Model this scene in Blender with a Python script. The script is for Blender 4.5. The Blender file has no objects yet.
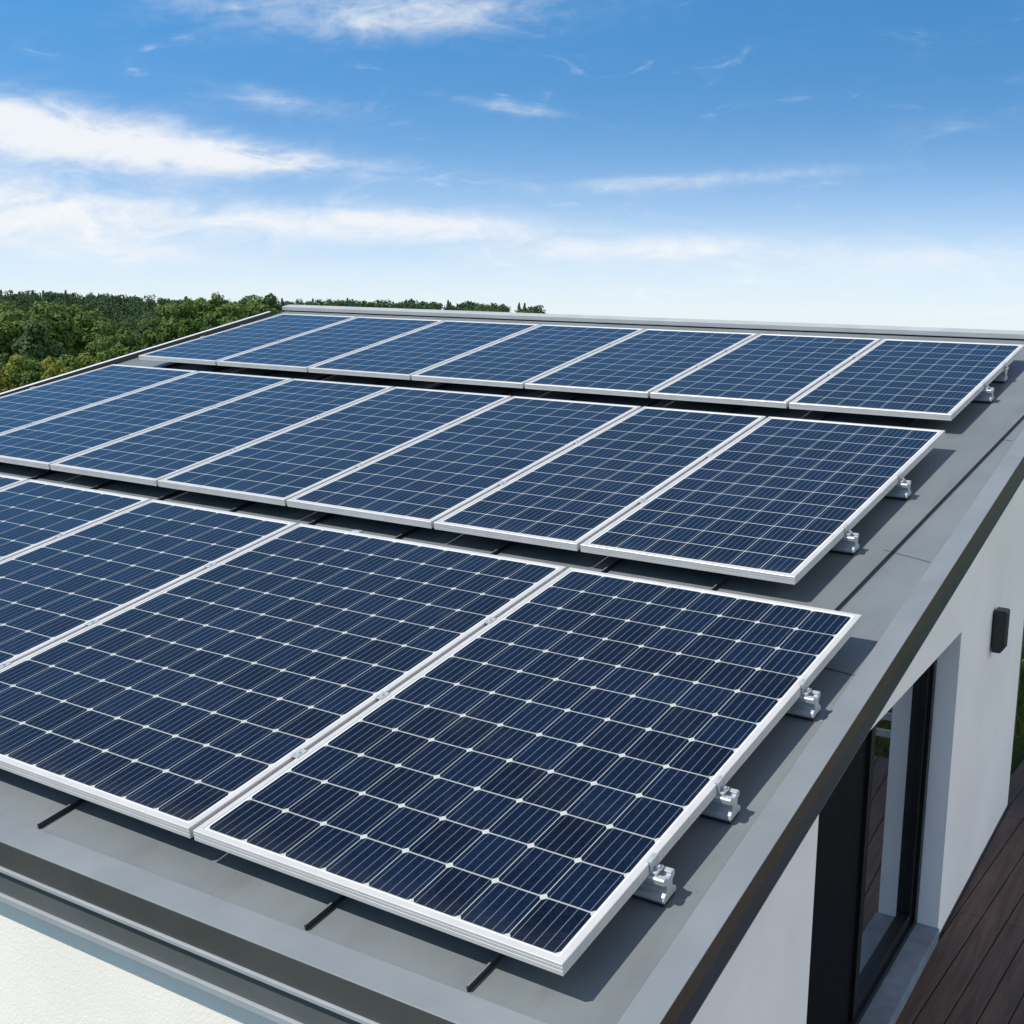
import bpy, bmesh, math, random
from mathutils import Vector, Matrix
import numpy as np

sc = bpy.context.scene
COL = sc.collection
R = math.radians
S = 3.0                      # metres per layout unit
TH = 0.17974                 # roof pitch (radians)
PHI = 0.02832                # small turn of the panel array on the roof
random.seed(7)
rng = np.random.default_rng(7)

# ------------------------------------------------------------------ camera
F, YAW, PITCH, ROLL = 1254.16, 0.554633, -0.186424, 0.0113552
CAM = Vector((0.690431, -1.10905, 0.744266)) * S
def cam_axes():
    cy, sy, cp, sp = math.cos(YAW), math.sin(YAW), math.cos(PITCH), math.sin(PITCH)
    f = Vector((-sy * cp, cy * cp, sp)); r0 = Vector((cy, sy, 0)); u0 = r0.cross(f)
    r = r0 * math.cos(ROLL) + u0 * math.sin(ROLL)
    u = -r0 * math.sin(ROLL) + u0 * math.cos(ROLL)
    return r, u, f
cr, cu, cf = cam_axes()
cd = bpy.data.cameras.new('camera')
cam = bpy.data.objects.new('camera', cd); COL.objects.link(cam)
M = Matrix.Identity(4)
for i in range(3):
    M[i][0], M[i][1], M[i][2], M[i][3] = cr[i], cu[i], -cf[i], CAM[i]
cam.matrix_world = M
cd.sensor_width = 36; cd.lens = F / 1024 * 36
cd.clip_start = 0.05; cd.clip_end = 20000
sc.camera = cam

# ------------------------------------------------------------------ light
SUN = Vector((-0.45, -0.52, 0.92)).normalized()
sun_el = math.asin(SUN.z); sun_az = math.atan2(SUN.x, SUN.y)
ld = bpy.data.lights.new('sun', 'SUN'); ld.energy = 4.8; ld.angle = R(0.5); ld.color = (1, .955, .88)
lo = bpy.data.objects.new('sun', ld); COL.objects.link(lo)
lo.rotation_euler = SUN.to_track_quat('Z', 'Y').to_euler()
lo.location = (-20, -20, 40)
sc.view_settings.view_transform = 'Standard'; sc.view_settings.look = 'None'
sc.view_settings.gamma = 1; sc.view_settings.use_curve_mapping = False
sc.view_settings.exposure = 0.0

class NT:
    """tiny node builder"""
    def __init__(s, tree): s.t = tree; s.n = tree.nodes; s.l = tree.links
    def new(s, typ, **kw):
        n = s.n.new(typ)
        for k, v in kw.items(): setattr(n, k, v)
        return n
    def put(s, sock, v):
        if hasattr(v, 'is_linked') or isinstance(v, bpy.types.NodeSocket): s.l.new(v, sock)
        else: sock.default_value = v
    def m(s, op, a, b=None, c=None, clamp=False):
        n = s.new('ShaderNodeMath', operation=op); n.use_clamp = clamp
        s.put(n.inputs[0], a)
        if b is not None: s.put(n.inputs[1], b)
        if c is not None: s.put(n.inputs[2], c)
        return n.outputs[0]
    def mix(s, f, a, b, blend='MIX'):
        n = s.new('ShaderNodeMix', data_type='RGBA', blend_type=blend)
        s.put(n.inputs[0], f)
        s.put(n.inputs[6], a if not isinstance(a, tuple) else (*a[:3], 1))
        s.put(n.inputs[7], b if not isinstance(b, tuple) else (*b[:3], 1))
        return n.outputs[2]
    def noise(s, vec, scale, detail=4, rough=.55, dist=0.0, typ='FBM'):
        n = s.new('ShaderNodeTexNoise'); n.noise_dimensions = '3D'
        if vec is not None: s.l.new(vec, n.inputs['Vector'])
        n.inputs['Scale'].default_value = scale; n.inputs['Detail'].default_value = detail
        n.inputs['Roughness'].default_value = rough; n.inputs['Distortion'].default_value = dist
        return n.outputs[0]
    def ramp(s, f, a, b, lo=0.0, hi=1.0, smooth=True):
        n = s.new('ShaderNodeMapRange'); n.interpolation_type = 'SMOOTHSTEP' if smooth else 'LINEAR'
        s.put(n.inputs[0], f); n.inputs[1].default_value = a; n.inputs[2].default_value = b
        n.inputs[3].default_value = lo; n.inputs[4].default_value = hi
        return n.outputs[0]
    def comb(s, x, y, z):
        n = s.new('ShaderNodeCombineXYZ'); s.put(n.inputs[0], x); s.put(n.inputs[1], y); s.put(n.inputs[2], z)
        return n.outputs[0]

# ------------------------------------------------------------------ sky
world = bpy.data.worlds.new('World'); sc.world = world; world.use_nodes = True
wt = NT(world.node_tree); wt.n.clear()
out = wt.new('ShaderNodeOutputWorld'); bg = wt.new('ShaderNodeBackground')
bg.inputs['Strength'].default_value = 0.13
wt.l.new(bg.outputs[0], out.inputs[0])
tc = wt.new('ShaderNodeTexCoord'); sep = wt.new('ShaderNodeSeparateXYZ')
wt.l.new(tc.outputs['Generated'], sep.inputs[0])
dx, dy, dz = sep.outputs
# the clear air of the day: the pale band hugs the horizon, so height is stretched
zz = wt.m('MAXIMUM', wt.m('MULTIPLY_ADD', dz, 3.2, 0.14), 0.05)
nv = wt.new('ShaderNodeVectorMath', operation='NORMALIZE')
wt.l.new(wt.comb(dx, dy, zz), nv.inputs[0])
sky = wt.new('ShaderNodeTexSky'); sky.sky_type = 'NISHITA'; sky.sun_disc = False
sky.sun_elevation = sun_el; sky.sun_rotation = sun_az
sky.altitude = 200; sky.air_density = 1.0; sky.dust_density = 0.6; sky.ozone_density = 2.0
wt.l.new(nv.outputs[0], sky.inputs[0])
hs = wt.new('ShaderNodeHueSaturation'); hs.inputs['Saturation'].default_value = 1.0; hs.inputs['Value'].default_value = 1.0
wt.l.new(sky.outputs[0], hs.inputs['Color'])
az = wt.m('MULTIPLY', wt.m('ARCTAN2', wt.m('MULTIPLY', dx, -1), dy), 180 / math.pi)   # degrees left of +Y
el = wt.m('MULTIPLY', wt.m('ARCSINE', dz), 180 / math.pi)
cv = wt.comb(wt.m('MULTIPLY', az, 0.25), wt.m('MULTIPLY', el, 0.75), 0.0)
wisp = wt.noise(cv, 1.0, 9, .58, 1.3)
cv2 = wt.comb(wt.m('MULTIPLY', az, 0.62), wt.m('MULTIPLY_ADD', az, 0.12, wt.m('MULTIPLY', el, 1.1)), 3.7)
wisp2 = wt.noise(cv2, 1.0, 9, .66, .6)
def cloud(a0, e0, wa, we, tilt=0.0):
    da = wt.m('SUBTRACT', az, a0)
    de = wt.m('SUBTRACT', wt.m('SUBTRACT', el, e0), wt.m('MULTIPLY', da, tilt))
    q = wt.m('ADD', wt.m('POWER', wt.m('DIVIDE', da, wa), 2), wt.m('POWER', wt.m('DIVIDE', de, we), 2))
    return wt.m('EXPONENT', wt.m('MULTIPLY', q, -1))
def add(*v):
    r = v[0]
    for k in v[1:]: r = wt.m('ADD', r, k)
    return r
def sc_(v, k): return wt.m('MULTIPLY', v, k)
dens = add(sc_(cloud(52.5, 5.7, 7.0, 1.25, .10), 1.25), sc_(cloud(44.5, 4.9, 6.0, .65, .05), .85),
           sc_(cloud(54, 2.5, 7.5, 1.35, .03), .98), sc_(cloud(49.5, 0.9, 7, .6), .45),
           sc_(cloud(38, 2.2, 9.0, .80, .02), .92), sc_(cloud(36.5, 10.9, 6.5, 1.0, -.06), .66),
           sc_(cloud(45, 11.3, 4.0, .9, -.06), .30), sc_(cloud(42, 7.2, 3.0, .5, .1), .36),
           sc_(cloud(24, 4.2, 7.5, .42, -.05), .44), sc_(cloud(26.5, 1.2, 5.5, .55, -.04), .70),
           sc_(cloud(32, 7.2, 3.2, .25, .14), .36), sc_(cloud(14, 0.9, 9.0, .9), .50), sc_(cloud(13.5, 6.3, 5, .45, -.12), .12),
           sc_(cloud(33, -.5, 40, 1.1), .20),
           # the rest of the sky, out of this view
           sc_(cloud(130, 12, 35, 5), .6), sc_(cloud(-150, 20, 30, 6), .6))
fill_bank = wt.ramp(add(sc_(cloud(-80, 24, 48, 24), 1.5), wt.ramp(wisp, .25, .75, -.4, .3, False)), .1, .9)  # unseen cloud bank added to throw white fill onto the shaded gable
amp = wt.m('ADD', wt.m('MULTIPLY', wt.m('MINIMUM', dens, 1.0), .66), .20)
shape = add(dens, -.10, wt.m('MULTIPLY', amp, add(wt.ramp(wisp, .25, .75, -.55, .55, False), wt.ramp(wisp2, .25, .75, -.32, .32, False))))
cmask = wt.m('MULTIPLY', wt.ramp(shape, -.12, 1.15), .93)
white = (7.1, 7.25, 7.45)
hz = wt.m('EXPONENT', wt.m('MULTIPLY', wt.m('POWER', wt.m('DIVIDE', wt.m('MAXIMUM', wt.m('ADD', el, 2.5), 0), 5.0), 2), -1))
tint = wt.mix(wt.ramp(el, 1, 11, 0, 1, False), (.98, 1.40, 1.50), (.64, 1.40, 1.66))
low = wt.mix(1.0, hs.outputs[0], tint, 'MULTIPLY')
clear = wt.mix(wt.ramp(el, 14, 40), low, hs.outputs[0])
base = wt.mix(wt.m('MULTIPLY', hz, .88), clear, (6.45, 6.72, 6.95))
wt.l.new(wt.mix(fill_bank, wt.mix(cmask, base, white), (8.7, 9.2, 9.7)), bg.inputs['Color'])

# ------------------------------------------------------------------ materials
def mat(name, col, rough=.5, metal=0.0, spec=.5, var=.0, vscale=3.0, bump=0.0, bscale=60, bdist=.002, coat=0.0):
    m = bpy.data.materials.new(name); m.use_nodes = True
    t = NT(m.node_tree); b = t.n['Principled BSDF']
    b.inputs['Base Color'].default_value = (*col, 1); b.inputs['Roughness'].default_value = rough
    b.inputs['Metallic'].default_value = metal; b.inputs['Specular IOR Level'].default_value = spec
    b.inputs['Coat Weight'].default_value = coat
    tcn = t.new('ShaderNodeTexCoord').outputs['Object']
    if var:
        n = t.noise(tcn, vscale, 6, .6)
        k = t.ramp(n, .3, .7, 1 - var, 1 + var)
        mm = t.new('ShaderNodeVectorMath', operation='SCALE')
        mm.inputs[0].default_value = col; t.l.new(k, mm.inputs['Scale'])
        t.l.new(mm.outputs[0], b.inputs['Base Color'])
        t.l.new(t.ramp(n, .3, .7, max(rough - .08, .02), rough + .08), b.inputs['Roughness'])
    if bump:
        nb = t.noise(tcn, bscale, 5, .6)
        bn = t.new('ShaderNodeBump'); bn.inputs['Strength'].default_value = bump; bn.inputs['Distance'].default_value = bdist
        t.l.new(nb, bn.inputs['Height']); t.l.new(bn.outputs[0], b.inputs['Normal'])
    return m

MT = {}
MT['roof'] = mat('roof_sheet', (.165, .184, .192), .44, .0, .5, .07, 1.6, .25, 9, .004)
def weather(m, amt, sc1):
    t = NT(m.node_tree); b = t.n['Principled BSDF']; src = b.inputs['Base Color'].links[0].from_socket
    ob = t.new('ShaderNodeTexCoord').outputs['Object']
    mp = t.new('ShaderNodeMapping'); mp.inputs['Scale'].default_value = sc1; t.l.new(ob, mp.inputs[0])
    st = t.ramp(t.noise(mp.outputs[0], 1.0, 6, .65, .3), .48, .78)
    sp = t.ramp(t.noise(ob, 34, 2, .5), .70, .76)
    k = t.m('ADD', t.m('MULTIPLY', st, amt), t.m('MULTIPLY', sp, amt * .8), clamp=True)
    t.l.new(t.mix(k, src, (.10, .098, .085)), b.inputs['Base Color'])
weather(MT['roof'], .38, (5.5, .5, .5))
MT['flash'] = mat('roof_flashing', (.200, .222, .238), .46, .0, .5, .05, 2.2, .15, 7, .004)
weather(MT['flash'], .22, (1.6, 1.6, 1.6))
MT['fascia'] = mat('anthracite_fascia', (.060, .062, .060), .5, .0, .25, .08, 3)
MT['fasciab'] = mat('fascia_painted_reflection', (.066, .056, .045), .5, .0, .3, .08, 3)  # brown puts the deck's reflected light into the verge board's colour
MT['cap'] = mat('ridge_metal', (.40, .415, .41), .5, .0, .4, .05, 3)
MT['under'] = mat('panel_underside', (.03, .032, .035), .5)
MT['rubber'] = mat('rubber_pad', (.02, .02, .02), .8)
MT['lowerb'] = mat('fascia_painted_sky_shade', (.028, .042, .060), .4, .0, .5, .06, 3)  # blue puts shade and sky reflection into the recessed board's colour
MT['fascia2'] = mat('slate_fascia', (.095, .103, .105), .5, .0, .25, .06, 3)
MT['lip'] = mat('pale_trim', (.33, .35, .37), .4, .0, .5, .05, 4)
MT['seam'] = mat('seam_side_shade', (.018, .020, .022), .5)  # near-black paints in the seam's shaded face and its cast shadow
MT['alu'] = mat('frame_aluminium', (.57, .56, .545), .40, .15, .5, .03, 5, .05, 40, .0006)
MT['rail'] = mat('rail_aluminium', (.46, .49, .51), .45, .35, .5, .10, 9, .1, 60, .0006)
MT['steel'] = mat('clamp_steel', (.50, .52, .53), .40, .4, .5, .1, 30)
MT['back'] = mat('white_backsheet', (.72, .74, .74), .3, 0, .5)
MT['stucco'] = mat('white_stucco', (.91, .845, .765), .85, 0, .2, .045, .9, .36, 75, .006)
MT['stucco2'] = mat('white_stucco_smooth', (.90, .885, .86), .85, 0, .2, .05, .8, .32, 75, .005)
MT['black'] = mat('black_frame', (.006, .0065, .008), .4, 0, .35, .1, 6)
MT['screen'] = mat('dark_screen', (.007, .009, .012), .55, 0, .06, .10, 2)
MT['lamp'] = mat('dark_lamp_paint', (.017, .018, .02), .45, 0, .5, .1, 20)
MT['lens'] = mat('frosted_lens', (.6, .6, .58), .3)
MT['stone'] = mat('blue_grey_stone', (.19, .225, .26), .7, 0, .3, .18, 5, .3, 40, .003)
MT['interior'] = mat('dark_room', (.05, .05, .05), .8)
MT['fence'] = mat('weathered_wood', (.50, .48, .44), .8, 0, .2, .15, 6)

def glass_mat():
    m = bpy.data.materials.new('mirror_glass'); m.use_nodes = True
    t = NT(m.node_tree); b = t.n['Principled BSDF']
    b.inputs['Base Color'].default_value = (.012, .014, .016, 1); b.inputs['Roughness'].default_value = .015
    b.inputs['IOR'].default_value = 1.5
    g = t.new('ShaderNodeBsdfGlossy'); g.inputs['Roughness'].default_value = .01
    g.inputs['Color'].default_value = (.86, .90, .92, 1)
    mx = t.new('ShaderNodeMixShader'); mx.inputs[0].default_value = .58
    t.l.new(b.outputs[0], mx.inputs[1]); t.l.new(g.outputs[0], mx.inputs[2])
    t.l.new(mx.outputs[0], t.n['Material Output'].inputs[0])
    return m
MT['glass'] = glass_mat()

def cell_mat(name, ch, gw):
    m = bpy.data.materials.new(name); m.use_nodes = True
    t = NT(m.node_tree); b = t.n['Principled BSDF']
    uvn = t.new('ShaderNodeUVMap'); uvn.uv_map = 'UVMap'
    sp = t.new('ShaderNodeSeparateXYZ'); t.l.new(uvn.outputs[0], sp.inputs[0])
    # slight hand-assembled waviness of the cell strings
    ob = t.new('ShaderNodeTexCoord').outputs['Object']
    u, v = sp.outputs[0], sp.outputs[1]
    wob = t.m('MULTIPLY', t.m('SUBTRACT', t.noise(ob, 2.3, 1, .5), .5), .035)
    v2 = t.m('ADD', v, wob)
    def tri(x): return t.m('MULTIPLY', t.m('ABSOLUTE', t.m('SUBTRACT', t.m('FRACT', x), .5)), 2.0)
    fu, fv = tri(u), tri(v2)
    gu = t.ramp(fu, .972, .988); gv = t.ramp(fv, .962, .978)
    gd = t.ramp(t.m('ADD', fu, fv), ch, ch + .03)
    gap = t.m('MAXIMUM', t.m('MAXIMUM', gu, gv), gd)
    bus = t.ramp(t.m('SUBTRACT', 1.0, tri(t.m('MULTIPLY', u, 5.0))), .925, .945)
    # tri() is 1 on cell edges and 0 at mid strip, so 1-tri peaks at each strip's centre
    cellid = t.comb(t.m('FLOOR', u), t.m('FLOOR', v2), 0.0)
    wn = t.new('ShaderNodeTexWhiteNoise'); wn.noise_dimensions = '3D'
    oi = t.new('ShaderNodeObjectInfo')
    addv = t.new('ShaderNodeVectorMath', operation='ADD'); t.l.new(cellid, addv.inputs[0])
    t.l.new(t.comb(t.m('MULTIPLY', oi.outputs['Random'], 50), 0.0, 0.0), addv.inputs[1])
    t.l.new(addv.outputs[0], wn.inputs['Vector'])
    grain = t.noise(ob, 62, 3, .75)
    big = t.noise(ob, 5, 3, .6)
    # crystalline grain and tone that varies at random from cell to cell
    k = t.m('ADD', t.m('MULTIPLY', wn.outputs['Value'], .50), t.m('ADD', t.m('MULTIPLY', t.ramp(grain, .36, .64), .55), t.m('MULTIPLY_ADD', big, .5, -.22)))
    cell = t.mix(k, (.0003, .0014, .0055), (.0036, .0115, .034))
    c1 = t.mix(t.m('MULTIPLY', bus, .50), cell, (.27, .32, .39))
    c2 = t.mix(t.m('MAXIMUM', t.m('MULTIPLY', gap, gw), t.m('MULTIPLY', gd, .92)), c1, (.50, .53, .49))
    spo = t.new('ShaderNodeSeparateXYZ'); t.l.new(ob, spo.inputs[0])
    low = t.ramp(t.m('ADD', spo.outputs[1], t.m('MULTIPLY', t.noise(ob, 7, 4, .6), .16)), .10, .26, 1, 0)
    marks = t.ramp(t.noise(ob, 2.6, 7, .68, .8), .52, .72)
    dk = t.m('ADD', t.m('MULTIPLY', low, .022), t.m('MULTIPLY', marks, .018))
    c2 = t.mix(dk, c2, (.42, .41, .38))
    t.l.new(c2, b.inputs['Base Color'])
    b.inputs['IOR'].default_value = 1.45
    b.inputs['Specular IOR Level'].default_value = .38
    dust = t.noise(ob, 1.7, 6, .65)
    t.l.new(t.ramp(dust, .35, .7, .07, .17), b.inputs['Roughness'])
    return m
MT['cells'] = cell_mat('solar_cells', 1.812, .68)
MT['cells_fine'] = cell_mat('solar_cells_close_set', 1.885, .95)

# ------------------------------------------------------------------ geometry helpers
def RP(U, V, W=0.0):
    """roof coordinates (layout units) -> metres"""
    return Vector((U, V * math.cos(TH) - W * math.sin(TH), V * math.sin(TH) + W * math.cos(TH))) * S
class MB:
    def __init__(s): s.v = []; s.f = []; s.m = []; s.uv = []
    def face(s, pts, mi=0, uv=None):
        i = len(s.v); s.v += [tuple(p) for p in pts]; s.f.append(tuple(range(i, i + len(pts)))); s.m.append(mi)
        s.uv.append(uv or [(0, 0)] * len(pts))
    def hexa(s, b, t, mi=0, mtop=None):
        """b, t: four bottom and four top corners, both counter-clockwise from above"""
        i = len(s.v); s.v += [tuple(p) for p in b] + [tuple(p) for p in t]
        q = [(3, 2, 1, 0), (4, 5, 6, 7), (0, 1, 5, 4), (1, 2, 6, 5), (2, 3, 7, 6), (3, 0, 4, 7)]
        for k, f in enumerate(q):
            s.f.append(tuple(i + j for j in f)); s.m.append(mtop if (k == 1 and mtop is not None) else mi); s.uv.append([(0, 0)] * 4)
    def box(s, x0, x1, y0, y1, z0, z1, mi=0, mtop=None):
        s.hexa([(x0, y0, z0), (x1, y0, z0), (x1, y1, z0), (x0, y1, z0)], [(x0, y0, z1), (x1, y0, z1), (x1, y1, z1), (x0, y1, z1)], mi, mtop)
    def prism(s, prof, f, x0, x1, mi=0):
        """closed profile of (a,b); f(x,a,b)->point; extruded from x0 to x1"""
        n = len(prof); i = len(s.v)
        s.v += [tuple(f(x0, a, b)) for a, b in prof] + [tuple(f(x1, a, b)) for a, b in prof]
        for k in range(n):
            s.f.append((i + k, i + (k + 1) % n, i + n + (k + 1) % n, i + n + k)); s.m.append(mi); s.uv.append([(0, 0)] * 4)
        s.f.append(tuple(i + k for k in reversed(range(n)))); s.m.append(mi); s.uv.append([(0, 0)] * n)
        s.f.append(tuple(i + n + k for k in range(n))); s.m.append(mi); s.uv.append([(0, 0)] * n)
    def build(s, name, mats, parent=None, local=False, smooth=False, bevel=0.0):
        me = bpy.data.meshes.new(name)
        off = Vector((0, 0, 0))
        if parent is not None and not local: off = parent.matrix_world.translation if parent.type != 'MESH' else Vector(parent['_org'])
        me.from_pydata([tuple(Vector(p) - off) for p in s.v], [], s.f)
        if not isinstance(mats, (list, tuple)): mats = [mats]
        for m in mats: me.materials.append(m)
        me.polygons.foreach_set('material_index', s.m)
        uvl = me.uv_layers.new(name='UVMap')
        flat = [c for f in s.uv for p in f for c in p]
        uvl.data.foreach_set('uv', flat)
        bm = bmesh.new(); bm.from_mesh(me)
        bmesh.ops.recalc_face_normals(bm, faces=bm.faces); bm.to_mesh(me); bm.free()
        if smooth: me.polygons.foreach_set('use_smooth', [True] * len(me.polygons))
        o = bpy.data.objects.new(name, me); COL.objects.link(o)
        if parent is not None: o.parent = parent
        if bevel:
            bv = o.modifiers.new('bevel', 'BEVEL'); bv.width = bevel; bv.segments = 2; bv.limit_method = 'ANGLE'; bv.angle_limit = R(40)
        return o
def tag(o, label=None, cat=None, group=None, kind=None):
    if label: o['label'] = label
    if cat: o['category'] = cat
    if group: o['group'] = group
    if kind: o['kind'] = kind
    return o
def empty(name, loc, label, cat, group=None):
    o = bpy.data.objects.new(name, None); o.empty_display_size = .2; COL.objects.link(o)
    o.matrix_world = Matrix.Translation(loc) if not isinstance(loc, Matrix) else loc
    return tag(o, label, cat, group)

# ------------------------------------------------------------------ terrain
DECK_Z = -0.73 * S
def terrain_h(x, y):
    d = math.hypot(x + 4, y - 3); a = math.degrees(math.atan2(-(x - CAM.x), (y - CAM.y)))
    xs = [0, 20, 45, 100, 200, 320, 430, 560, 720, 950, 1150, 1500, 4000, 12000]
    hs_ = [-2.45, -2.5, -6.5, -13, -20, -24, -26, -32, -39, -40, -37, -60, -250, -800]
    h = float(np.interp(d, xs, hs_))
    # the wooded rise lies to the left; to the right the land keeps falling
    w = min(max((30.6 - a) / 7, 0), 1) if -160 < a else 1
    if a > 150 or a < -100: w = .6
    h -= w * max(0, min(d - 40, 1200)) * .03
    if 200 < d < 760:
        win = min((d - 200) / 80, (760 - d) / 120, 1)
        h += win * (-9 * math.exp(-((a - 48.9) / .9) ** 2) + (1.2 * min(max((a - 49.3) / 1.2, 0), 1) if d < 430 else 0) + (2.4 * min(max((48.2 - a) / 2, 0), 1) if d > 260 else 0))
    if d > 900: h += 6.5 * min(max((a - 44) / 6, 0), 1) * min((d - 900) / 150, 1)
    h += 2.5 * math.sin(x * .013 + 1.0) * math.cos(y * .011) * min(1, max(0, (d - 80) / 150))
    return h
def build_ground():
    nr, na = 70, 120
    rs = [0] + list(np.geomspace(3, 9000, nr))
    v = [(-4, 3, -2.45)]; f = []
    for r in rs[1:]:
        for k in range(na):
            a = 2 * math.pi * k / na; x, y = -4 + r * math.cos(a), 3 + r * math.sin(a)
            v.append((x, y, terrain_h(x, y)))
    for k in range(na): f.append((0, 1 + k, 1 + (k + 1) % na))
    for j in range(nr - 1):
        for k in range(na):
            a = 1 + j * na + k; b = 1 + j * na + (k + 1) % na
            f.append((a, a + na, b + na, b))
    me = bpy.data.meshes.new('ground'); me.from_pydata(v, [], f)
    me.polygons.foreach_set('use_smooth', [True] * len(f))
    o = bpy.data.objects.new('ground', me); COL.objects.link(o); tag(o, kind='structure')
    m = bpy.data.materials.new('meadow'); m.use_nodes = True
    t = NT(m.node_tree); b = t.n['Principled BSDF']; ob = t.new('ShaderNodeTexCoord').outputs['Object']
    c = t.mix(t.ramp(t.noise(ob, .35, 6, .6), .35, .65), (.035, .062, .014), (.075, .105, .024))
    c = t.mix(t.ramp(t.noise(ob, 6, 4, .6), .4, .7, 0, .5), c, (.05, .055, .02))
    t.l.new(c, b.inputs['Base Color']); b.inputs['Roughness'].default_value = .9; b.inputs['Specular IOR Level'].default_value = .1
    bn = t.new('ShaderNodeBump'); bn.inputs['Strength'].default_value = .6; bn.inputs['Distance'].default_value = .08
    t.l.new(t.noise(ob, 9, 5, .7), bn.inputs['Height']); t.l.new(bn.outputs[0], b.inputs['Normal'])
    me.materials.append(m)
build_ground()

# ------------------------------------------------------------------ deck
def build_deck():
    m = bpy.data.materials.new('dark_deck_boards'); m.use_nodes = True
    t = NT(m.node_tree); b = t.n['Principled BSDF']; ob = t.new('ShaderNodeTexCoord').outputs['Object']
    uvn = t.new('ShaderNodeUVMap'); uvn.uv_map = 'UVMap'
    sp = t.new('ShaderNodeSeparateXYZ'); t.l.new(uvn.outputs[0], sp.inputs[0])
    wn = t.new('ShaderNodeTexWhiteNoise'); wn.noise_dimensions = '1D'; t.l.new(sp.outputs[0], wn.inputs['W'])
    mp = t.new('ShaderNodeMapping'); mp.inputs['Scale'].default_value = (26, 1.6, 1); t.l.new(ob, mp.inputs[0])
    g = t.noise(mp.outputs[0], 1.0, 7, .65, .5)
    c = t.mix(t.ramp(g, .3, .72), (.074, .041, .029), (.155, .090, .062))
    c = t.mix(t.m('MULTIPLY', wn.outputs['Value'], .45), c, (.062, .046, .039))
    c = t.mix(t.ramp(t.noise(ob, 1.2, 5, .6), .5, .75, 0, .35), c, (.10, .083, .073))
    t.l.new(c, b.inputs['Base Color']); b.inputs['Roughness'].default_value = .62; b.inputs['Specular IOR Level'].default_value = .35
    bn = t.new('ShaderNodeBump'); bn.inputs['Strength'].default_value = .35; bn.inputs['Distance'].default_value = .003
    t.l.new(g, bn.inputs['Height']); t.l.new(bn.outputs[0], b.inputs['Normal'])
    mb = MB(); pitch = .053 * S; gap = .007; sl = .05
    x = .02 * S; k = 0
    while x < 5.4:
        y0, y1 = -1.0 * S, 3.32 * S
        if x > .75: y1 = 2.69 * S
        xa, xb = x, x + pitch - gap
        cuts = [y0] + [y0 + 3.6 * j + (k % 2) * 1.9 + 1.2 for j in range(1, 4)] + [y1]
        cuts = [q for q in cuts if y0 <= q <= y1]
        for ya, yb in zip(cuts[:-1], cuts[1:]):
            yb2 = yb - .004; dz = random.uniform(-.0015, .0015)
            P = lambda X, Y, Z: (X + sl * (Y - 1.3 * S), Y, Z)
            i = len(mb.f)
            mb.hexa([P(xa, ya, DECK_Z - .03), P(xb, ya, DECK_Z - .03), P(xb, yb2, DECK_Z - .03), P(xa, yb2, DECK_Z - .03)],
                    [P(xa, ya, DECK_Z + dz), P(xb, ya, DECK_Z + dz), P(xb, yb2, DECK_Z + dz), P(xa, yb2, DECK_Z + dz)])
            w = random.random() * 97
            for j in range(i, len(mb.f)): mb.uv[j] = [(w, 0)] * 4
        x += pitch; k += 1
    # dark bearers below the gaps
    mb.build('deck', [m], bevel=.003)['kind'] = 'structure'
build_deck()

# ------------------------------------------------------------------ house
K = -.0127                                                   # the verge is a touch out of square
def verge(V): return .1835 + K * V                           # roof's right edge
def eave(U): return -.0826 - .0129 * U
def ridge(U): return 3.384 - .0252 * U
def vleft(V): return -3.345 - .03 * (V - 2.0)
WR = -.055                                                   # roof surface below the panels' top
house = empty('house', Vector((-4.8, 4.0, DECK_Z)), 'white rendered house with a grey single-pitch metal roof under the solar panels', 'house')
bpy.context.view_layer.update()

def corner(u_, v_, W):   # iterate skewed edges
    return RP(u_, v_, W)
def inter(fu, fv):
    U, V = 0, 0
    for _ in range(8): U = fu(V); V = fv(U)
    return U, V
def roof_quad(inset_r=0., inset_e=0., inset_l=0., inset_t=0.):
    fr = lambda V: verge(V) - inset_r; fl = lambda V: vleft(V) + inset_l
    fe = lambda U: eave(U) + inset_e; ft = lambda U: ridge(U) - inset_t
    return [inter(fl, fe), inter(fr, fe), inter(fr, ft), inter(fl, ft)]
q = roof_quad(.004, .004, .004, .004)
mb = MB(); mb.hexa([RP(u, v, WR - .026) for u, v in q], [RP(u, v, WR) for u, v in q])
roof = mb.build('roof', MT['roof'], house)
roof['_org'] = tuple(house.matrix_world.translation)

def strip(q0, q1, w0, w1, name, m, parent, bevel=.002):
    mb = MB(); (a, b), (d, c) = q0, q1           # a-b outer edge, d-c inner edge
    mb.hexa([RP(*a, w0), RP(*b, w0), RP(*c, w0), RP(*d, w0)], [RP(*a, w1), RP(*b, w1), RP(*c, w1), RP(*d, w1)])
    o = mb.build(name, m, parent, bevel=bevel); return o
# flashings: eave, right verge
qo = roof_quad(); qi = roof_quad(.042, .046, .05, .0)
strip((qo[0], qo[1]), (qi[0], qi[1]), WR + .0003, WR + .0020, 'eave_flashing', MT['flash'], roof)
strip((qo[1], (verge(3.30), 3.30)), (qi[1], (verge(3.30) - .042, 3.30)), WR + .0003, WR + .0019, 'verge_flashing', MT['flash'], roof)
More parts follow.
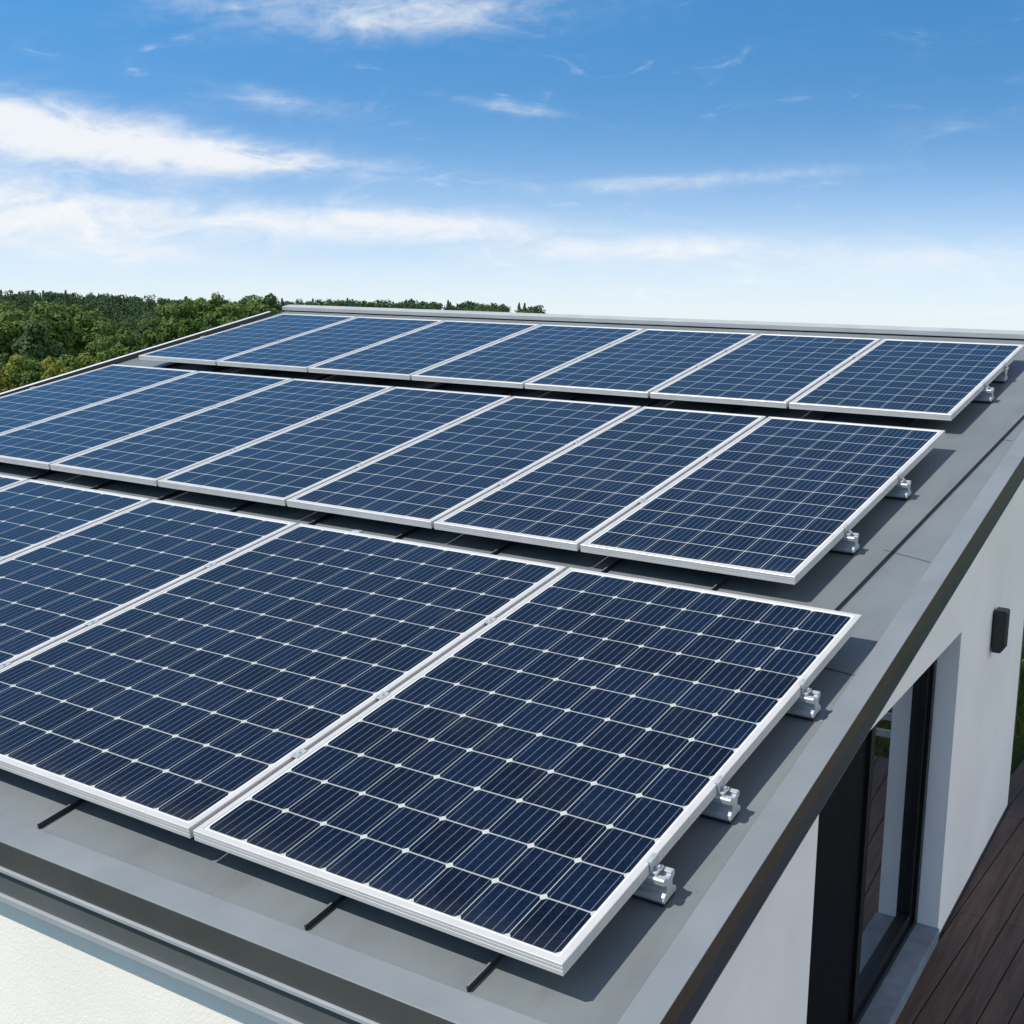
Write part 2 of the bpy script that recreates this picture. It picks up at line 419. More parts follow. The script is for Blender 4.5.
# left verge upstand
VT = -.036
mb = MB()
a = inter(vleft, eave); b_ = (vleft(3.37), 3.37)
mb.hexa([RP(a[0] - .02, a[1], WR - .05), RP(a[0], a[1], WR - .05), RP(b_[0], b_[1], WR - .05), RP(b_[0] - .02, b_[1], WR - .05)],
        [RP(a[0] - .02, a[1], VT), RP(a[0], a[1], VT), RP(b_[0], b_[1], VT), RP(b_[0] - .02, b_[1], VT)])
mb.m[-5] = 1  # pale top only; dark sides put the inner face's shade into colour
mb.build('left_verge_trim', [MT['fascia'], MT['back']], roof, bevel=.003)
# ridge cap: dark shadow gap and a pale capping on top
qr = roof_quad(); rl, rr = qr[3], qr[2]
mb = MB()
def rc(u, v, w): return RP(u, v, w)
for (v0, v1, w0, w1, mi) in ((.008, .05, WR - .03, WR + .004, 1), (.0, .055, WR + .004, WR + .021, 0)):
    mb.hexa([rc(rl[0] - .02, rl[1] + v0, w0), rc(rr[0] + .02, rr[1] + v0, w0), rc(rr[0] + .02, rr[1] + v1, w0), rc(rl[0] - .02, rl[1] + v1, w0)],
            [rc(rl[0] - .02, rl[1] + v0, w1), rc(rr[0] + .02, rr[1] + v0, w1), rc(rr[0] + .02, rr[1] + v1, w1), rc(rl[0] - .02, rl[1] + v1, w1)], mi)
mb.build('ridge_cap', [MT['cap'], MT['fascia']], roof, bevel=.003)
# standing seams
seam_u = [-.034, -.279, -.523, -.796] + [-1.06 - .265 * k for k in range(9)]
for u0 in seam_u:
    f = lambda V: u0 + .05 * (V + .03)
    v0, v1 = (-.034 if u0 != -.523 else .045) - .0129 * u0, 3.22
    while v1 > 0 and f(v1) > verge(v1) - .046: v1 -= .02
    v1 = min(v1, ridge(f(v1)) - .002)
    h, tk = .0088, .0013
    mb = MB()
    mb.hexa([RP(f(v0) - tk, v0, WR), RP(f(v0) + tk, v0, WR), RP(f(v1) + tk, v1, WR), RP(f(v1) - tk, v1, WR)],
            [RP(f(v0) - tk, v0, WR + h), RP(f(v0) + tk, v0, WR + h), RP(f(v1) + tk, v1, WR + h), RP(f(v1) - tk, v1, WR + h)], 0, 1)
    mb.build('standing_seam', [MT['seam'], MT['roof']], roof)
# cross joints of the sheets beside the verge
for (u0, v0, u1, v1) in ((.018, 1.432, .120, 1.397), (.075, 2.257, .105, 2.25), (.02, .895, .13, .878)):
    mb = MB(); g = .0012
    mb.hexa([RP(u0, v0 - g, WR - .001), RP(u1, v1 - g, WR - .001), RP(u1, v1 + g, WR - .001), RP(u0, v0 + g, WR - .001)],
            [RP(u0, v0 - g, WR + .0012), RP(u1, v1 - g, WR + .0012), RP(u1, v1 + g, WR + .0012), RP(u0, v0 + g, WR + .0012)])
    mb.build('sheet_joint', MT['fascia2'], roof)

# eave edge boards: profile (outward distance, drop) below the eave line, run along the eave
def eave_pt(U, o_, z):
    V = eave(U); p = RP(U, V, WR); d = Vector((-.0129, -1, 0)).normalized()   # outward
    return Vector((p.x, p.y, 0)) + d * o_ * S + Vector((0, 0, p.z + z * S))
uL, uR = qo[0][0], qo[1][0]
def eboard(prof, name, m, ur=0.0, bevel=.002):
    mb = MB(); mb.prism(prof, lambda U, a, b: eave_pt(U, a, b), uL, uR + ur, 0)
    return mb.build(name, m, house, bevel=bevel)
zt = .0004
eboard([(-.004, zt), (.0000, zt), (.0000, -.0375), (-.004, -.0375)], 'eave_fascia', MT['fascia'], bevel=.0015)
eboard([(-.012, -.0380), (.0045, -.0380), (.0045, -.0440), (-.012, -.0440)], 'eave_trim', MT['lip'], .0045)
eboard([(-.014, -.0445), (-.0035, -.0445), (-.0035, -.0830), (-.014, -.0830)], 'lower_eave_fascia', MT['fascia2'])
eboard([(-.020, -.0835), (.0020, -.0835), (.0020, -.0935), (-.020, -.0935)], 'lower_eave_trim', MT['lip'])
# right verge edge boards
def verge_pt(V, o_, z):
    U = verge(V); p = RP(U, V, WR); return Vector((p.x + o_ * S, p.y, p.z + z * S))
def vboard(prof, name, m, bevel=.002):
    mb = MB(); mb.prism(prof, lambda V, a, b: verge_pt(V, a, b), eave(.18) + .0005, 3.34, 0)
    return mb.build(name, m, house, bevel=bevel)
vboard([(-.004, zt), (.0000, zt), (.0000, -.029), (-.004, -.029)], 'verge_fascia', MT['fasciab'], .0015)
vboard([(-.014, -.0295), (-.0020, -.0295), (-.0020, -.0630), (-.014, -.0630)], 'lower_verge_fascia', MT['lowerb'])
vboard([(-.020, -.0633), (-.0010, -.0633), (-.0010, -.0660), (-.020, -.0660)], 'verge_trim', MT['fascia2'])

# walls
X0 = .160
def wx(Y): return X0 + K * Y                                 # gable wall's outer face (layout units)
YB = 2.50                                                    # rear end of the gable wall
DL, DR, DH, DT = .652, 1.636, -.003, -.700                   # door opening: left, right, head, sill top
BASE = -.735
def under(Y): return (Y + .0) * math.tan(TH) + (WR - .027) / math.cos(TH)
fy = lambda X: -.0596 - .0129 * X + .012                     # front wall's outer face
T = .10
YF = fy(.15)
YG = YF + T + .0008
outline = [(YG, BASE), (DL, BASE), (DL, DH), (DR, DH), (DR, BASE), (YB, BASE), (YB, under(YB)), (YG, under(YG))]
mb = MB()
mb.prism(outline, lambda x, y, z: ((wx(y) + x) * S, y * S, z * S), 0, -T)
mb.build('gable_wall', MT['stucco2'], house)
uw = -3.33
X1 = wx(YF)
mb = MB()
mb.box(uw * S, X1 * S, 0, 1, BASE * S, 0)
vv = []
for (x, y, z) in mb.v:
    xx = x / S; o_ = fy(xx) if y == 0 else fy(xx) + .0485 * 0 + T
    vv.append((xx * S, o_ * S, (BASE if z < -.5 else under(fy(xx))) * S))
mb.v = vv
mb.build('front_wall', MT['stucco'], house)
mb = MB()
mb.prism([(fy(uw) + T + .001, BASE), (YB - T, BASE), (YB - T, under(YB - T)), (fy(uw) + T + .001, under(fy(uw) + T))], lambda x, y, z: (x * S, y * S, z * S), uw, uw + T)
mb.build('left_wall', MT['stucco2'], house)
mb = MB()
mb.prism([(YB - T + .001, BASE), (YB, BASE), (YB, under(YB)), (YB - T + .001, under(YB - T))], lambda x, y, z: (x * S, y * S, z * S), uw, wx(YB) - T - .001)
mb.build('rear_wall', MT['stucco2'], house)
# two posts carry the deep rear overhang
for px in (-3.2, -1.6, 0.0):
    mb = MB(); zt_ = under(3.2)
    mb.prism([(3.18, BASE - .03), (3.22, BASE - .03), (3.22, under(3.22)), (3.18, under(3.18))], lambda x, y, z: (x * S, y * S, z * S), px - .02, px + .02)
    mb.build('post', MT['fascia'], house)
# dark strip of the wall's foot
for (ya, yb) in ((YF, DL - .001), (DR + .001, YB)):
    mb = MB()
    mb.hexa([((wx(ya) - .002) * S, ya * S, BASE * S), ((wx(ya) + .004) * S, ya * S, BASE * S), ((wx(yb) + .004) * S, yb * S, BASE * S), ((wx(yb) - .002) * S, yb * S, BASE * S)],
            [((wx(ya) - .002) * S, ya * S, -.724 * S), ((wx(ya) + .004) * S, ya * S, -.724 * S), ((wx(yb) + .004) * S, yb * S, -.724 * S), ((wx(yb) - .002) * S, yb * S, -.724 * S)])
    mb.build('wall_foot', MT['black'], house)
# sill
def wbox(mb, xa, xb, ya, yb, za, zb, mi=0):
    """box against the gable wall, xa..xb measured outward from its face"""
    c = [(xa, ya), (xb, ya), (xb, yb), (xa, yb)]
    mb.hexa([((wx(y) + x) * S, y * S, za * S) for x, y in c], [((wx(y) + x) * S, y * S, zb * S) for x, y in c], mi)
mb = MB(); wbox(mb, -.0985, .004, DL + .0005, DR - .0005, BASE - .01, DT)
mb.build('door_sill', MT['stone'], house, bevel=.004)
# sliding door
door = MB(); RX = -.046
FW = .018
z0, z1 = DT + .0005, DH - .0005
for (xa, xb, ya, yb, za, zb) in ((RX - .05, RX, DR - .026, DR - .0005, z0, z1), (RX - .05, RX, DL + .0005, DL + .02, z0, z1),
                               (RX - .05, RX, DL + .0205, DR - .0265, z1 - .022, z1), (RX - .05, RX, DL + .0205, DR - .0265, z0, z0 + .014)):
    wbox(door, xa, xb, ya, yb, za, zb)
dfr = door.build('sliding_door', MT['black'], house, bevel=.003)
dfr['_org'] = tuple(house.matrix_world.translation)
MU = 1.165
sash = MB()
za, zb = z0 + .0145, z1 - .0225
wbox(sash, RX - .034, RX - .008, MU - .016, MU + .012, za, zb)
wbox(sash, RX - .034, RX - .008, DR - .0445, DR - .0268, za, zb)
wbox(sash, RX - .034, RX - .008, MU + .0125, DR - .045, za, za + .022)
wbox(sash, RX - .034, RX - .008, MU + .0125, DR - .045, zb - .02, zb)
sash.build('sash', MT['black'], dfr, bevel=.002)
mb = MB(); wbox(mb, RX - .024, RX - .0215, MU + .0126, DR - .0451, za + .0222, zb - .0202)
mb.build('pane', MT['glass'], dfr)
mb = MB(); wbox(mb, RX - .020, RX - .016, DL + .0206, MU - .0165, za, zb)
mb.build('screen', MT['screen'], dfr)
# dark room behind
mb = MB(); wbox(mb, -.62, -.6, DL - .2, DR + .2, BASE, DH + .05)
mb.build('room_partition', MT['interior'], house)

# wall lamp
LY, LZ0, LZ1 = 2.018, -.142, -.036
lp = empty('wall_lamp', Vector(((wx(LY)) * S, LY * S, LZ0 * S)), 'black box-shaped wall lamp with a slanted foot on the white gable wall', 'wall lamp')
bpy.context.view_layer.update()
mb = MB()
prof = [(.0045, LZ1), (.031, LZ1 - .001), (.033, LZ1 - .004), (.033, LZ0 + .012), (.024, LZ0), (.0045, LZ0)]
mb.prism(prof, lambda y, x, z: ((wx(LY) + x) * S, y * S, z * S), LY - .020, LY + .020)
mb.build('housing', MT['lamp'], lp, bevel=.004)
mb = MB(); mb.box((wx(LY) - .001) * S, (wx(LY) + .0044) * S, (LY - .016) * S, (LY + .016) * S, (LZ0 + .02) * S, (LZ1 - .012) * S)
mb.build('mounting_plate', MT['lamp'], lp)
mb = MB(); mb.box((wx(LY) + .009) * S, (wx(LY) + .022) * S, (LY - .013) * S, (LY + .013) * S, (LZ0 - .002) * S, (LZ0 - .0002) * S)
mb.build('lens', MT['lens'], lp)

# ------------------------------------------------------------------ solar array
cph, sph = math.cos(PHI), math.sin(PHI)
def AP(b, a, w=0.0): return RP(b * cph + a * sph, -b * sph + a * cph, w)
eu = (AP(1, 0) - AP(0, 0)).normalized(); ev = (AP(0, 1) - AP(0, 0)).normalized(); en = eu.cross(ev)
def frame_at(b, a, w=0.0):
    m = Matrix.Identity(4); p = AP(b, a, w)
    for i in range(3): m[i][0], m[i][1], m[i][2], m[i][3] = eu[i], ev[i], en[i], p[i]
    return m
TK = .016 * S                     # frame depth
GAPJ = .0085                      # gap between neighbours
rowv = {1: (0, 1), 2: (1.11383, 2.11808), 3: (2.25895, 3.08596)}
joints = {1: [.0764, -.5118, -1.2270, -1.7208, -2.2071, -2.690, -3.172],
          2: [-.0886, -.5547, -.9316, -1.3747, -1.8307, -2.2733, -2.7345, -3.200],
          3: [-.1114, -.5542, -.9843, -1.4251, -1.8752, -2.3366, -2.7938, -3.2214]}
cells = {1: ([8, 10, 6, 6, 6, 6], 12), 2: ([7, 5, 6, 6, 6, 6, 6], 13), 3: ([7, 6, 6, 6, 6, 6, 6], 11)}
rails_v = {1: (.217, .415, .725), 2: (1.396, 1.751), 3: (2.601, 2.829)}
rowname = {1: 'front', 2: 'middle', 3: 'rear'}
ordn = ['first', 'second', 'third', 'fourth', 'fifth', 'sixth', 'seventh']
def panel_frame_mesh(w, l):
    fw = .0098 * S; t = TK
    prof = [(0, -t), (0, -.62 * t), (.0022, -.60 * t), (.0022, -.55 * t), (0, -.53 * t), (0, -.30 * t), (.0016, -.285 * t), (.0016, -.25 * t), (0, -.235 * t),
            (0, -.0022), (.0022, 0), (fw - .001, 0), (fw, -.0012), (fw, -t)]
    mb = MB(); n = len(prof)
    for (d, z) in prof:
        mb.v += [(d, d, z), (w - d, d, z), (w - d, l - d, z), (d, l - d, z)]
    for k in range(n):
        for c in range(4):
            a = k * 4 + c; b = k * 4 + (c + 1) % 4; k2 = (k + 1) % n
            mb.f.append((a, b, k2 * 4 + (c + 1) % 4, k2 * 4 + c)); mb.m.append(0); mb.uv.append([(0, 0)] * 4)
    return mb, fw
def make_panel(row, i):
    b1 = joints[row][i] - (GAPJ / 2 if i else 0); b0 = joints[row][i + 1] + (GAPJ / 2 if i + 2 < len(joints[row]) else 0)
    a0, a1 = rowv[row]; n = len(cells[row][0])
    look = ''
    if i == 0: pos = 'at the right end of the'
    elif i == n - 1: pos = 'at the left end of the'
    else: pos = ordn[i] + ' from the right in the'
    if row == 1 and i == 1: look = 'extra wide '
    if row == 2 and i == 1: look = 'narrow '
    extra = {1: 'row nearest the eave', 2: 'middle row', 3: 'rear row below the ridge'}[row]
    nc, nr = cells[row][0][i], cells[row][1]
    o = empty('solar_panel', frame_at(b0, a0), f'{look}dark blue solar panel {pos} {extra}', 'solar panel', 'solar panels on the roof')
    w, l = (b1 - b0) * S, (a1 - a0) * S
    mb, fw = panel_frame_mesh(w, l); mb.build('frame', MT['alu'], o, local=True)
    z = -.0035; mg = .0035 * S if nc < 8 else .0028 * S
    x0, x1, y0, y1 = fw - .004, w - fw + .004, fw - .004, l - fw + .004
    cx0, cx1, cy0, cy1 = fw + mg, w - fw - mg, fw + mg, l - fw - mg
    g = MB()
    g.face([(cx0, cy0, z), (cx1, cy0, z), (cx1, cy1, z), (cx0, cy1, z)], 0, [(0, 0), (nc, 0), (nc, nr), (0, nr)])
    for p in ([(x0, y0), (x1, y0), (cx1, cy0), (cx0, cy0)], [(x1, y0), (x1, y1), (cx1, cy1), (cx1, cy0)],
              [(x1, y1), (x0, y1), (cx0, cy1), (cx1, cy1)], [(x0, y1), (x0, y0), (cx0, cy0), (cx0, cy1)]):
        g.face([(a, b, z) for a, b in p], 1)
    g.build('cell_sheet', [MT['cells' if row == 1 else 'cells_fine'], MT['back']], o, local=True)
    bk = MB(); bk.box(fw - .004, w - fw + .004, fw - .004, l - fw + .004, -.012, -.0065)
    bk.build('backsheet', MT['under'], o, local=True)
    jb = MB(); jb.box(w / 2 - .09, w / 2 + .09, l - .42, l - .30, -.034, -.0125)
    jb.build('junction_box', MT['lamp'], o, local=True, bevel=.004)
for row in (1, 2, 3):
    for i in range(len(cells[row][0])): make_panel(row, i)

# mounting rails
RH = -WR * S - TK                 # rail height
rail_prof = [(-.050, 0), (.050, 0), (.052, .012), (.046, .030), (.028, .040), (.024, .050), (.024, .070), (.034, .082), (.046, .086), (.046, RH - .006), (.040, RH - .001),
             (.016, RH - .001), (.016, RH - .014), (-.016, RH - .014), (-.016, RH - .001), (-.040, RH - .001), (-.046, RH - .006), (-.046, .086), (-.034, .082), (-.024, .070), (-.024, .050), (-.028, .040), (-.046, .030), (-.052, .012)]
whichr = {1: ['nearest the eave', 'second up from the eave', 'uppermost'], 2: ['lower', 'upper'], 3: ['lower', 'upper']}
def bolt(mb, x, y, z, r=.011, h=.009):
    n = 6
    for (rr, z0, z1, nn) in ((r * 1.5, z, z + .003, 14), (r, z + .003, z + .003 + h, 6)):
        i = len(mb.v)
        for zz_ in (z0, z1):
            for k in range(nn): mb.v.append((x + rr * math.cos(2 * math.pi * k / nn), y + rr * math.sin(2 * math.pi * k / nn), zz_))
        for k in range(nn):
            mb.f.append((i + k, i + (k + 1) % nn, i + nn + (k + 1) % nn, i + nn + k)); mb.m.append(0); mb.uv.append([(0, 0)] * 4)
        mb.f.append(tuple(i + nn + k for k in range(nn))); mb.m.append(0); mb.uv.append([(0, 0)] * nn)
for row in (1, 2, 3):
    for k, a in enumerate(rails_v[row]):
        J = joints[row]; br = J[0] + (.022 if a < 2.8 else .006); bl = J[-1] - .02
        o = empty('mounting_rail', frame_at(br, a, WR), f'silver aluminium rail under the {rowname[row]} panel row, the {whichr[row][k]} of {"three" if row == 1 else "two"}', 'mounting rail', 'rails carrying the solar panels')
        L = (bl - br) * S
        pd = MB(); pd.box(L, -.004, -.045, .045, .001, .0175); pd.build('pad', MT['rubber'], o, local=True)
        mb = MB(); mb.prism(rail_prof, lambda x, y, z: (x, y, z * (RH - .018) / RH + .018), L, 0)
        mb.build('rail', MT['rail'], o, local=True, bevel=.0025)
        ztop = RH
        for (xe, sg) in ((J[0] - br, 1), (J[-1] - br, -1)):
            x = xe * S
            c = MB(); q0, q1 = (x + .0015, x + .030) if sg > 0 else (x - .030, x - .0015)
            c.box(q0, q1, -.030, .030, ztop, ztop + .012)
            q2, q3 = (x + .0015, x + .009) if sg > 0 else (x - .009, x - .0015)
            c.box(q2, q3, -.030, .030, ztop + .0125, ztop + TK + .0015)
            q4, q5 = (x - .012, x + .009) if sg > 0 else (x - .009, x + .012)
            c.box(q4, q5, -.030, .030, ztop + TK + .002, ztop + TK + .007)
            cl = c.build('end_clamp', MT['steel'], o, local=True, bevel=.0018)
            bb = MB(); bolt(bb, (q0 + q1) / 2 + .004 * sg, 0, ztop + .0122)
            bb.build('bolt', MT['steel'], cl, local=True)
        for jx in J[1:-1]:
            x = (jx - br) * S
            c = MB(); c.box(x - .021, x + .021, -.035, .035, ztop + TK + .0006, ztop + TK + .0045)
            c.box(x - .010, x + .010, -.025, .025, ztop - .01, ztop + TK + .0004)
            cl = c.build('mid_clamp', MT['steel'], o, local=True, bevel=.0012)
            bb = MB(); bolt(bb, x, 0, ztop + TK + .0046, .008, .005)
            bb.build('bolt', MT['rail'], cl, local=True)
# small seam bracket in the gap behind the front row
P = RP(-1.10, 1.10, WR)
br_ = empty('seam_bracket', P, 'small grey seam bracket on the roof in the gap between front and middle panel rows', 'bracket')
bpy.context.view_layer.update()
mb = MB(); mb.box(-.09, .09, -.03, .03, .002, .03); mb.build('foot', MT['rail'], br_, local=True, bevel=.004)
mb = MB(); mb.box(.0, .07, -.025, .025, .0302, .075); mb.build('block', MT['steel'], br_, local=True, bevel=.006)

# ------------------------------------------------------------------ vegetation
def leaf_mat(name, c1, c2, c3):
    m = bpy.data.materials.new(name); m.use_nodes = True
    t = NT(m.node_tree); b = t.n['Principled BSDF']
    at = t.new('ShaderNodeAttribute'); at.attribute_name = 'tone'
    oi = t.new('ShaderNodeObjectInfo')
    c = t.mix(at.outputs['Fac'], c1, c2)
    c = t.mix(t.m('MULTIPLY', oi.outputs['Random'], .55), c, c3)
    t.l.new(c, b.inputs['Base Color']); b.inputs['Roughness'].default_value = .7; b.inputs['Specular IOR Level'].default_value = .15
    tr = t.new('ShaderNodeBsdfTranslucent'); t.l.new(c, tr.inputs[0])
    mx = t.new('ShaderNodeMixShader'); mx.inputs[0].default_value = .25
    t.l.new(b.outputs[0], mx.inputs[1]); t.l.new(tr.outputs[0], mx.inputs[2])
    t.l.new(mx.outputs[0], t.n['Material Output'].inputs[0])
    return m
LM = {'mid': leaf_mat('leaves_mid', (.050, .108, .024), (.150, .225, .055), (.125, .180, .045)),
      'dark': leaf_mat('leaves_dark', (.040, .088, .034), (.110, .172, .055), (.070, .120, .060)),
      'pale': leaf_mat('leaves_pale', (.125, .165, .028), (.22, .245, .048), (.27, .255, .038)),
      'needle': leaf_mat('needles', (.030, .058, .028), (.062, .095, .040), (.040, .068, .040))}
bark = mat('bark', (.07, .055, .042), .9, 0, .1, .2, 8)

def leaf_quads(P, N, size, rs):
    """numpy: centres, outward normals -> quads"""
    n = len(P); N = N + rs.normal(0, .34, (n, 3)); N /= np.linalg.norm(N, axis=1)[:, None] + 1e-9
    A = np.cross(N, rs.normal(0, 1, (n, 3))); A /= np.linalg.norm(A, axis=1)[:, None] + 1e-9
    B = np.cross(N, A); s = size * rs.uniform(.6, 1.3, (n, 1))
    r1, r2 = rs.uniform(.7, 1.1, (n, 1)), rs.uniform(.45, .8, (n, 1))
    q = np.stack([P - A * s * r1, P - B * s * r2, P + A * s * r1, P + B * s * r2], 1)
    return q.reshape(-1, 3)
def crown_points(kind, h, n, rs):
    P, N, Tn = [], [], []
    if kind == 'needle':
        z = rs.uniform(.16, 1, n) ** .9; a = rs.uniform(0, 2 * np.pi, n)
        lay = .72 + .28 * np.abs(np.sin(z * 34)); r = (1 - z) * .24 * h * lay * rs.uniform(.55, 1.05, n) + .01 * h
        r *= 1 + .18 * np.sin(a * 3 + z * 9)
        P = np.stack([r * np.cos(a), r * np.sin(a), z * h], 1); N = np.stack([np.cos(a), np.sin(a), np.full(n, .7)], 1)
        Tn = rs.uniform(0, 1, n)
        return P, N, Tn
    wid = {'mid': .34, 'dark': .31, 'pale': .25}[kind] * h
    nl = 15; cs = []; rad = []; tn = []
    for k in range(nl):
        z = rs.uniform(.32, .90); rr = wid * math.sqrt(max(0.05, 1 - ((z - .55) / .46) ** 2)) * rs.uniform(.25, .85); a = rs.uniform(0, 6.28)
        cs.append((rr * math.cos(a), rr * math.sin(a), z * h)); rad.append(h * rs.uniform(.08, .15)); tn.append(rs.uniform(0, 1))
    cs.append((0, 0, .62 * h)); rad.append(.20 * h); tn.append(.4)
    cs.append((rs.normal(0, .03) * h, 0, .90 * h)); rad.append(.10 * h); tn.append(.6)
    cs, rad, tn = np.array(cs), np.array(rad), np.array(tn)
    w = rad ** 2; idx = rs.choice(len(cs), n, p=w / w.sum())
    D = rs.normal(0, 1, (n, 3)); D /= np.linalg.norm(D, axis=1)[:, None]
    rr = rad[idx] * rs.uniform(.80, 1.06, n) * (1 + .14 * np.sin(D[:, 0] * 7 + idx) * np.cos(D[:, 1] * 6 + idx * 2))
    P = cs[idx] + D * rr[:, None] * np.array([1, 1, .85]); N = D + np.array([0, 0, .25])
    Tn = np.clip(tn[idx] * .7 + rs.uniform(0, .4, n), 0, 1)
    return P, N, Tn
def quad_mesh(name, V, tone, m):
    n = len(V) // 4
    me = bpy.data.meshes.new(name)
    me.vertices.add(len(V)); me.vertices.foreach_set('co', V.astype(np.float32).ravel())
    me.loops.add(len(V)); me.loops.foreach_set('vertex_index', np.arange(len(V), dtype=np.int32))
    me.polygons.add(n); me.polygons.foreach_set('loop_start', np.arange(0, len(V), 4, dtype=np.int32))
    me.polygons.foreach_set('loop_total', np.full(n, 4, dtype=np.int32))
    at = me.attributes.new('tone', 'FLOAT', 'FACE'); at.data.foreach_set('value', tone.astype(np.float32))
    me.materials.append(m); me.update(calc_edges=True); me.validate()
    return me
def trunk_mesh(h, rs):
    mb = MB()
    def limb(p, q, r0, r1, n=7):
        d = (q - p).normalized(); x = d.orthogonal().normalized(); y = d.cross(x); i = len(mb.v)
        for (c, r) in ((p, r0), (p.lerp(q, .5) + x * r0 * .5, (r0 + r1) / 2), (q, r1)):
            for k in range(n): mb.v.append(tuple(c + (x * math.cos(6.283 * k / n) + y * math.sin(6.283 * k / n)) * r))
        for s_ in range(2):
            for k in range(n):
                mb.f.append((i + s_ * n + k, i + s_ * n + (k + 1) % n, i + (s_ + 1) * n + (k + 1) % n, i + (s_ + 1) * n + k)); mb.m.append(0); mb.uv.append([(0, 0)] * 4)
    limb(Vector((0, 0, -.4)), Vector((0, 0, .82 * h)), .024 * h, .006 * h)
    for k in range(7):
        a = rs.uniform(0, 6.28); z = rs.uniform(.3, .7) * h
        limb(Vector((0, 0, z)), Vector((math.cos(a) * .2 * h, math.sin(a) * .2 * h, z + .15 * h)), .010 * h, .003 * h, 5)
    return mb
protos = {}
def proto(kind, var, n, size, h=12.0):
    rs = np.random.default_rng(hash((kind == 'mid', kind == 'dark', kind == 'pale', var)) % 1000)
    P, N, Tn = crown_points(kind, h, n, rs)
    me = quad_mesh('crown', leaf_quads(P, N, size, rs), Tn, LM[kind])
    tb = trunk_mesh(h, rs)
    tm = bpy.data.meshes.new('trunk'); tm.from_pydata(tb.v, [], tb.f); tm.materials.append(bark)
    protos[(kind, var)] = (me, tm)
for var in range(3):
    proto('mid', var, 3200, .36); proto('dark', var, 3200, .36); proto('pale', var, 3000, .32); proto('needle', var, 1600, .42)
TL = {'mid': ('broadleaf_tree', 'mid green broadleaf tree in the wood beyond the roof\'s left edge', 'mid green broadleaf trees left of the roof'),
      'dark': ('broadleaf_tree', 'dark green rounded tree in the wood beyond the roof\'s left edge', 'dark green rounded trees left of the roof'),
      'pale': ('young_tree', 'pale yellow-green young tree at the near edge of the wood', 'pale young trees at the wood\'s edge'),
      'needle': ('conifer_tree', 'dark pointed conifer standing in the wood left of the roof', 'dark conifers in the wood')}
def add_tree(kind, x, y, h, zb=None):
    var = random.randrange(3); me, tm = protos[(kind, var)]
    nm, lb, gp = TL[kind]
    z = terrain_h(x, y) if zb is None else zb
    o = bpy.data.objects.new(nm, None); COL.objects.link(o); tag(o, lb, 'tree', gp)
    o.location = (x, y, z); s = h / 12.0; w = s * random.uniform(.85, 1.05)
    o.scale = (w, w, s); o.rotation_euler = (0, 0, random.uniform(0, 6.28))
    for nm2, m_ in (('crown', me), ('trunk', tm)):
        c = bpy.data.objects.new(nm2, m_); COL.objects.link(c); c.parent = o
def polar(azd, d):
    a = R(azd); return CAM.x - math.sin(a) * d, CAM.y + math.cos(a) * d
placed = []
def scatter(n, a0, a1, d0, d1, kinds, hr, sp, tries=40):
    c = 0
    for _ in range(n * tries):
        if c >= n: break
        a = random.uniform(a0, a1); d = math.sqrt(random.uniform(d0 * d0, d1 * d1)); x, y = polar(a, d)
        if any((x - p) ** 2 + (y - q_) ** 2 < sp * sp for p, q_ in placed): continue
        placed.append((x, y)); c += 1
        add_tree(random.choice(kinds), x, y, random.uniform(*hr))
scatter(30, 50.6, 56, 165, 205, ['pale', 'pale', 'pale', 'mid'], (7.5, 10.0), 3.6)
scatter(110, 48.5, 58, 235, 400, ['mid', 'mid', 'mid', 'dark'], (12, 17), 9.2)
scatter(120, 42.6, 50, 290, 560, ['mid', 'mid', 'mid', 'dark', 'needle'], (11, 17), 9.6)
# far wood: one mass
def far_wood():
    rs = np.random.default_rng(5); Vs, Ts = [], []
    def put(a, d, h):
        x, y = polar(a, d); z = terrain_h(x, y)
        kind = 'needle' if rs.random() < .25 else ('mid' if rs.random() < .4 else 'dark')
        P, N, Tn = crown_points(kind, h, 260, rs)
        P[:, :2] *= 1.25
        Vs.append(leaf_quads(P, N, .95, rs) + np.array([x, y, z])); Ts.append(np.clip(Tn * .6 + rs.uniform(-.1, .4), 0, 1))
    for _ in range(3200):
        a = rs.uniform(30.6, 78); d = math.sqrt(rs.uniform(560 ** 2, 1230 ** 2))
        if a < 39 and d < 900: continue
        if abs(a - 35.0) < .22 or abs(a - 31.9) < .25: continue
        put(a, d, rs.uniform(11, 16.5))
    me = quad_mesh('forest', np.concatenate(Vs), np.concatenate(Ts), LM['dark'])
    o = bpy.data.objects.new('forest', me); COL.objects.link(o); tag(o, 'dark green far wood along the skyline left of the roof', 'forest', kind='stuff')
far_wood()
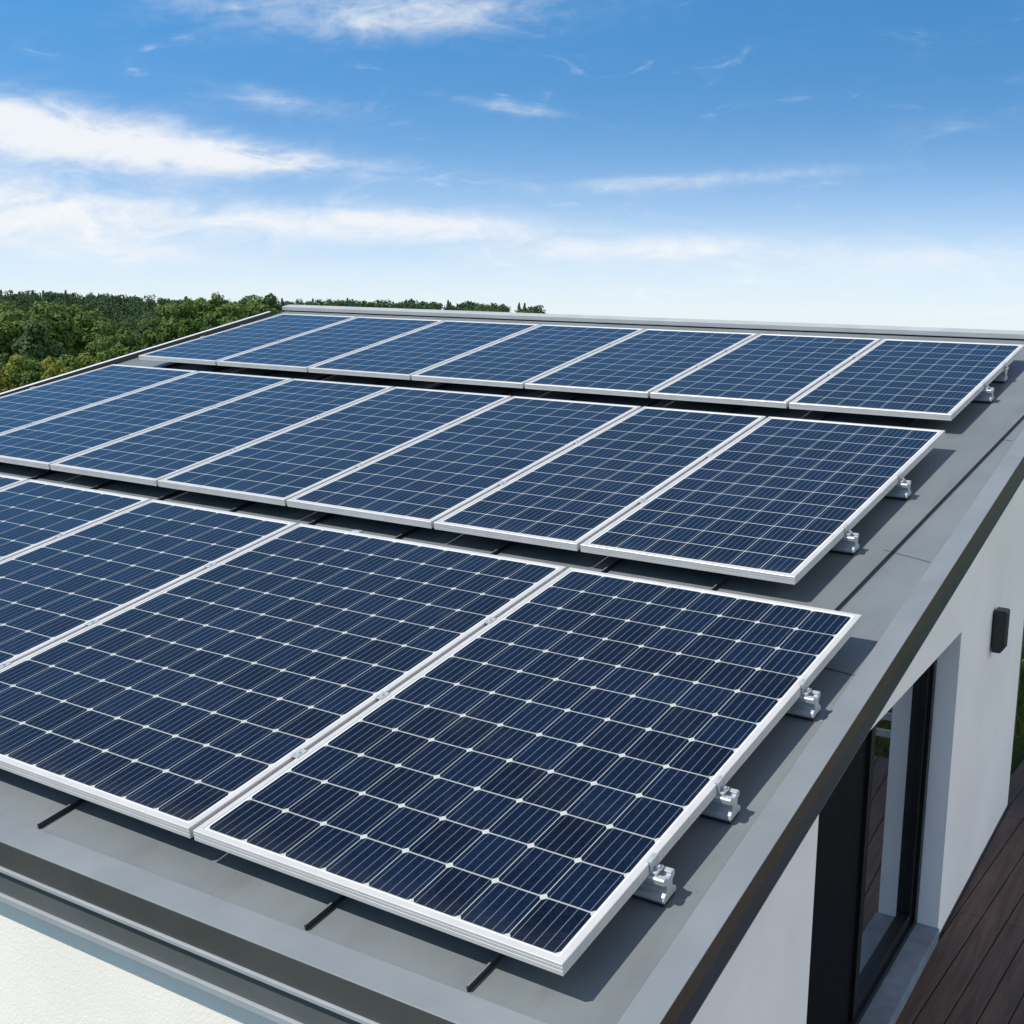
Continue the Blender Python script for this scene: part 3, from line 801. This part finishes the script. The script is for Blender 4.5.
# garden behind the house's right corner: bushes and lawn
def bush(x, y, h, label):
    rs = np.random.default_rng(int(abs(x * 31 + y * 17)) + 3)
    n = 2600; D = rs.normal(0, 1, (n, 3)); D /= np.linalg.norm(D, axis=1)[:, None]; D[:, 2] = np.abs(D[:, 2])
    r = rs.uniform(.55, 1.05, n) * (1 + .22 * np.sin(D[:, 0] * 6) * np.cos(D[:, 1] * 5 + 1))
    P = D * r[:, None] * np.array([h * .75, h * .75, h]); 
    o = empty('garden_bush', Vector((x, y, -2.45)), label, 'bush')
    me = quad_mesh('foliage', leaf_quads(P, D, .055, rs), rs.uniform(0, 1, n), LM['mid'])
    c = bpy.data.objects.new('foliage', me); COL.objects.link(c); c.parent = o
    mb = MB()
    for k in range(6):
        a = k * 1.05; mb.prism([(-.015, -.015), (.015, -.015), (.015, .015), (-.015, .015)], lambda t_, p, q_: (p + t_ * math.cos(a) * .4, q_ + t_ * math.sin(a) * .4, t_ * h * .7 - .05), 0, 1)
    mb.build('stems', bark, o, local=True)
bush(-.35, 13.2, 2.1, 'dark green bush behind the deck, just past the gable wall\'s corner')
bush(1.3, 14.6, 1.4, 'low bush mirrored in the sliding door beyond the fence')
def lawn():
    rs = np.random.default_rng(11); n = 26000
    x = rs.uniform(-2.0, 7.5, n); y = rs.uniform(8.1, 16, n)
    k = ~(((x > -1) & (x < 1.05) & (y < 10.0)) | ((x > .9) & (x < 5.8) & (y < 8.15))); x, y = x[k], y[k]; n = len(x)
    h = rs.uniform(.06, .17, n); a = rs.uniform(0, 6.28, n); b = rs.normal(0, .05, (n, 2))
    w = .012
    z = np.full(n, -2.46)
    V = np.stack([np.stack([x - w * np.cos(a), y - w * np.sin(a), z], 1), np.stack([x + w * np.cos(a), y + w * np.sin(a), z], 1),
                  np.stack([x + b[:, 0] + .002, y + b[:, 1], z + h], 1), np.stack([x + b[:, 0] - .002, y + b[:, 1], z + h], 1)], 1).reshape(-1, 3)
    me = quad_mesh('lawn', V, rs.uniform(0, 1, n), LM['pale'])
    o = bpy.data.objects.new('lawn', me); COL.objects.link(o); tag(o, 'bright green lawn behind the wooden deck', 'grass', kind='stuff')
lawn()
# rail fence beyond the deck, seen mirrored in the door
fz = -2.45
fc = empty('rail_fence', Vector((2.6, 8.95, fz)), 'low pale wooden rail fence at the deck\'s rear edge, mirrored in the sliding door', 'fence')
for x in (-1.4, 0.1, 1.6, 3.1):
    mb = MB(); mb.box(x - .045, x + .045, -.045, .045, -.2, .50); mb.build('post', MT['fence'], fc, local=True, bevel=.008)
for z in (.20, .38):
    mb = MB(); mb.box(-1.6, 3.3, -.078, -.046, z - .04, z + .04); mb.build('rail', MT['fence'], fc, local=True, bevel=.006)
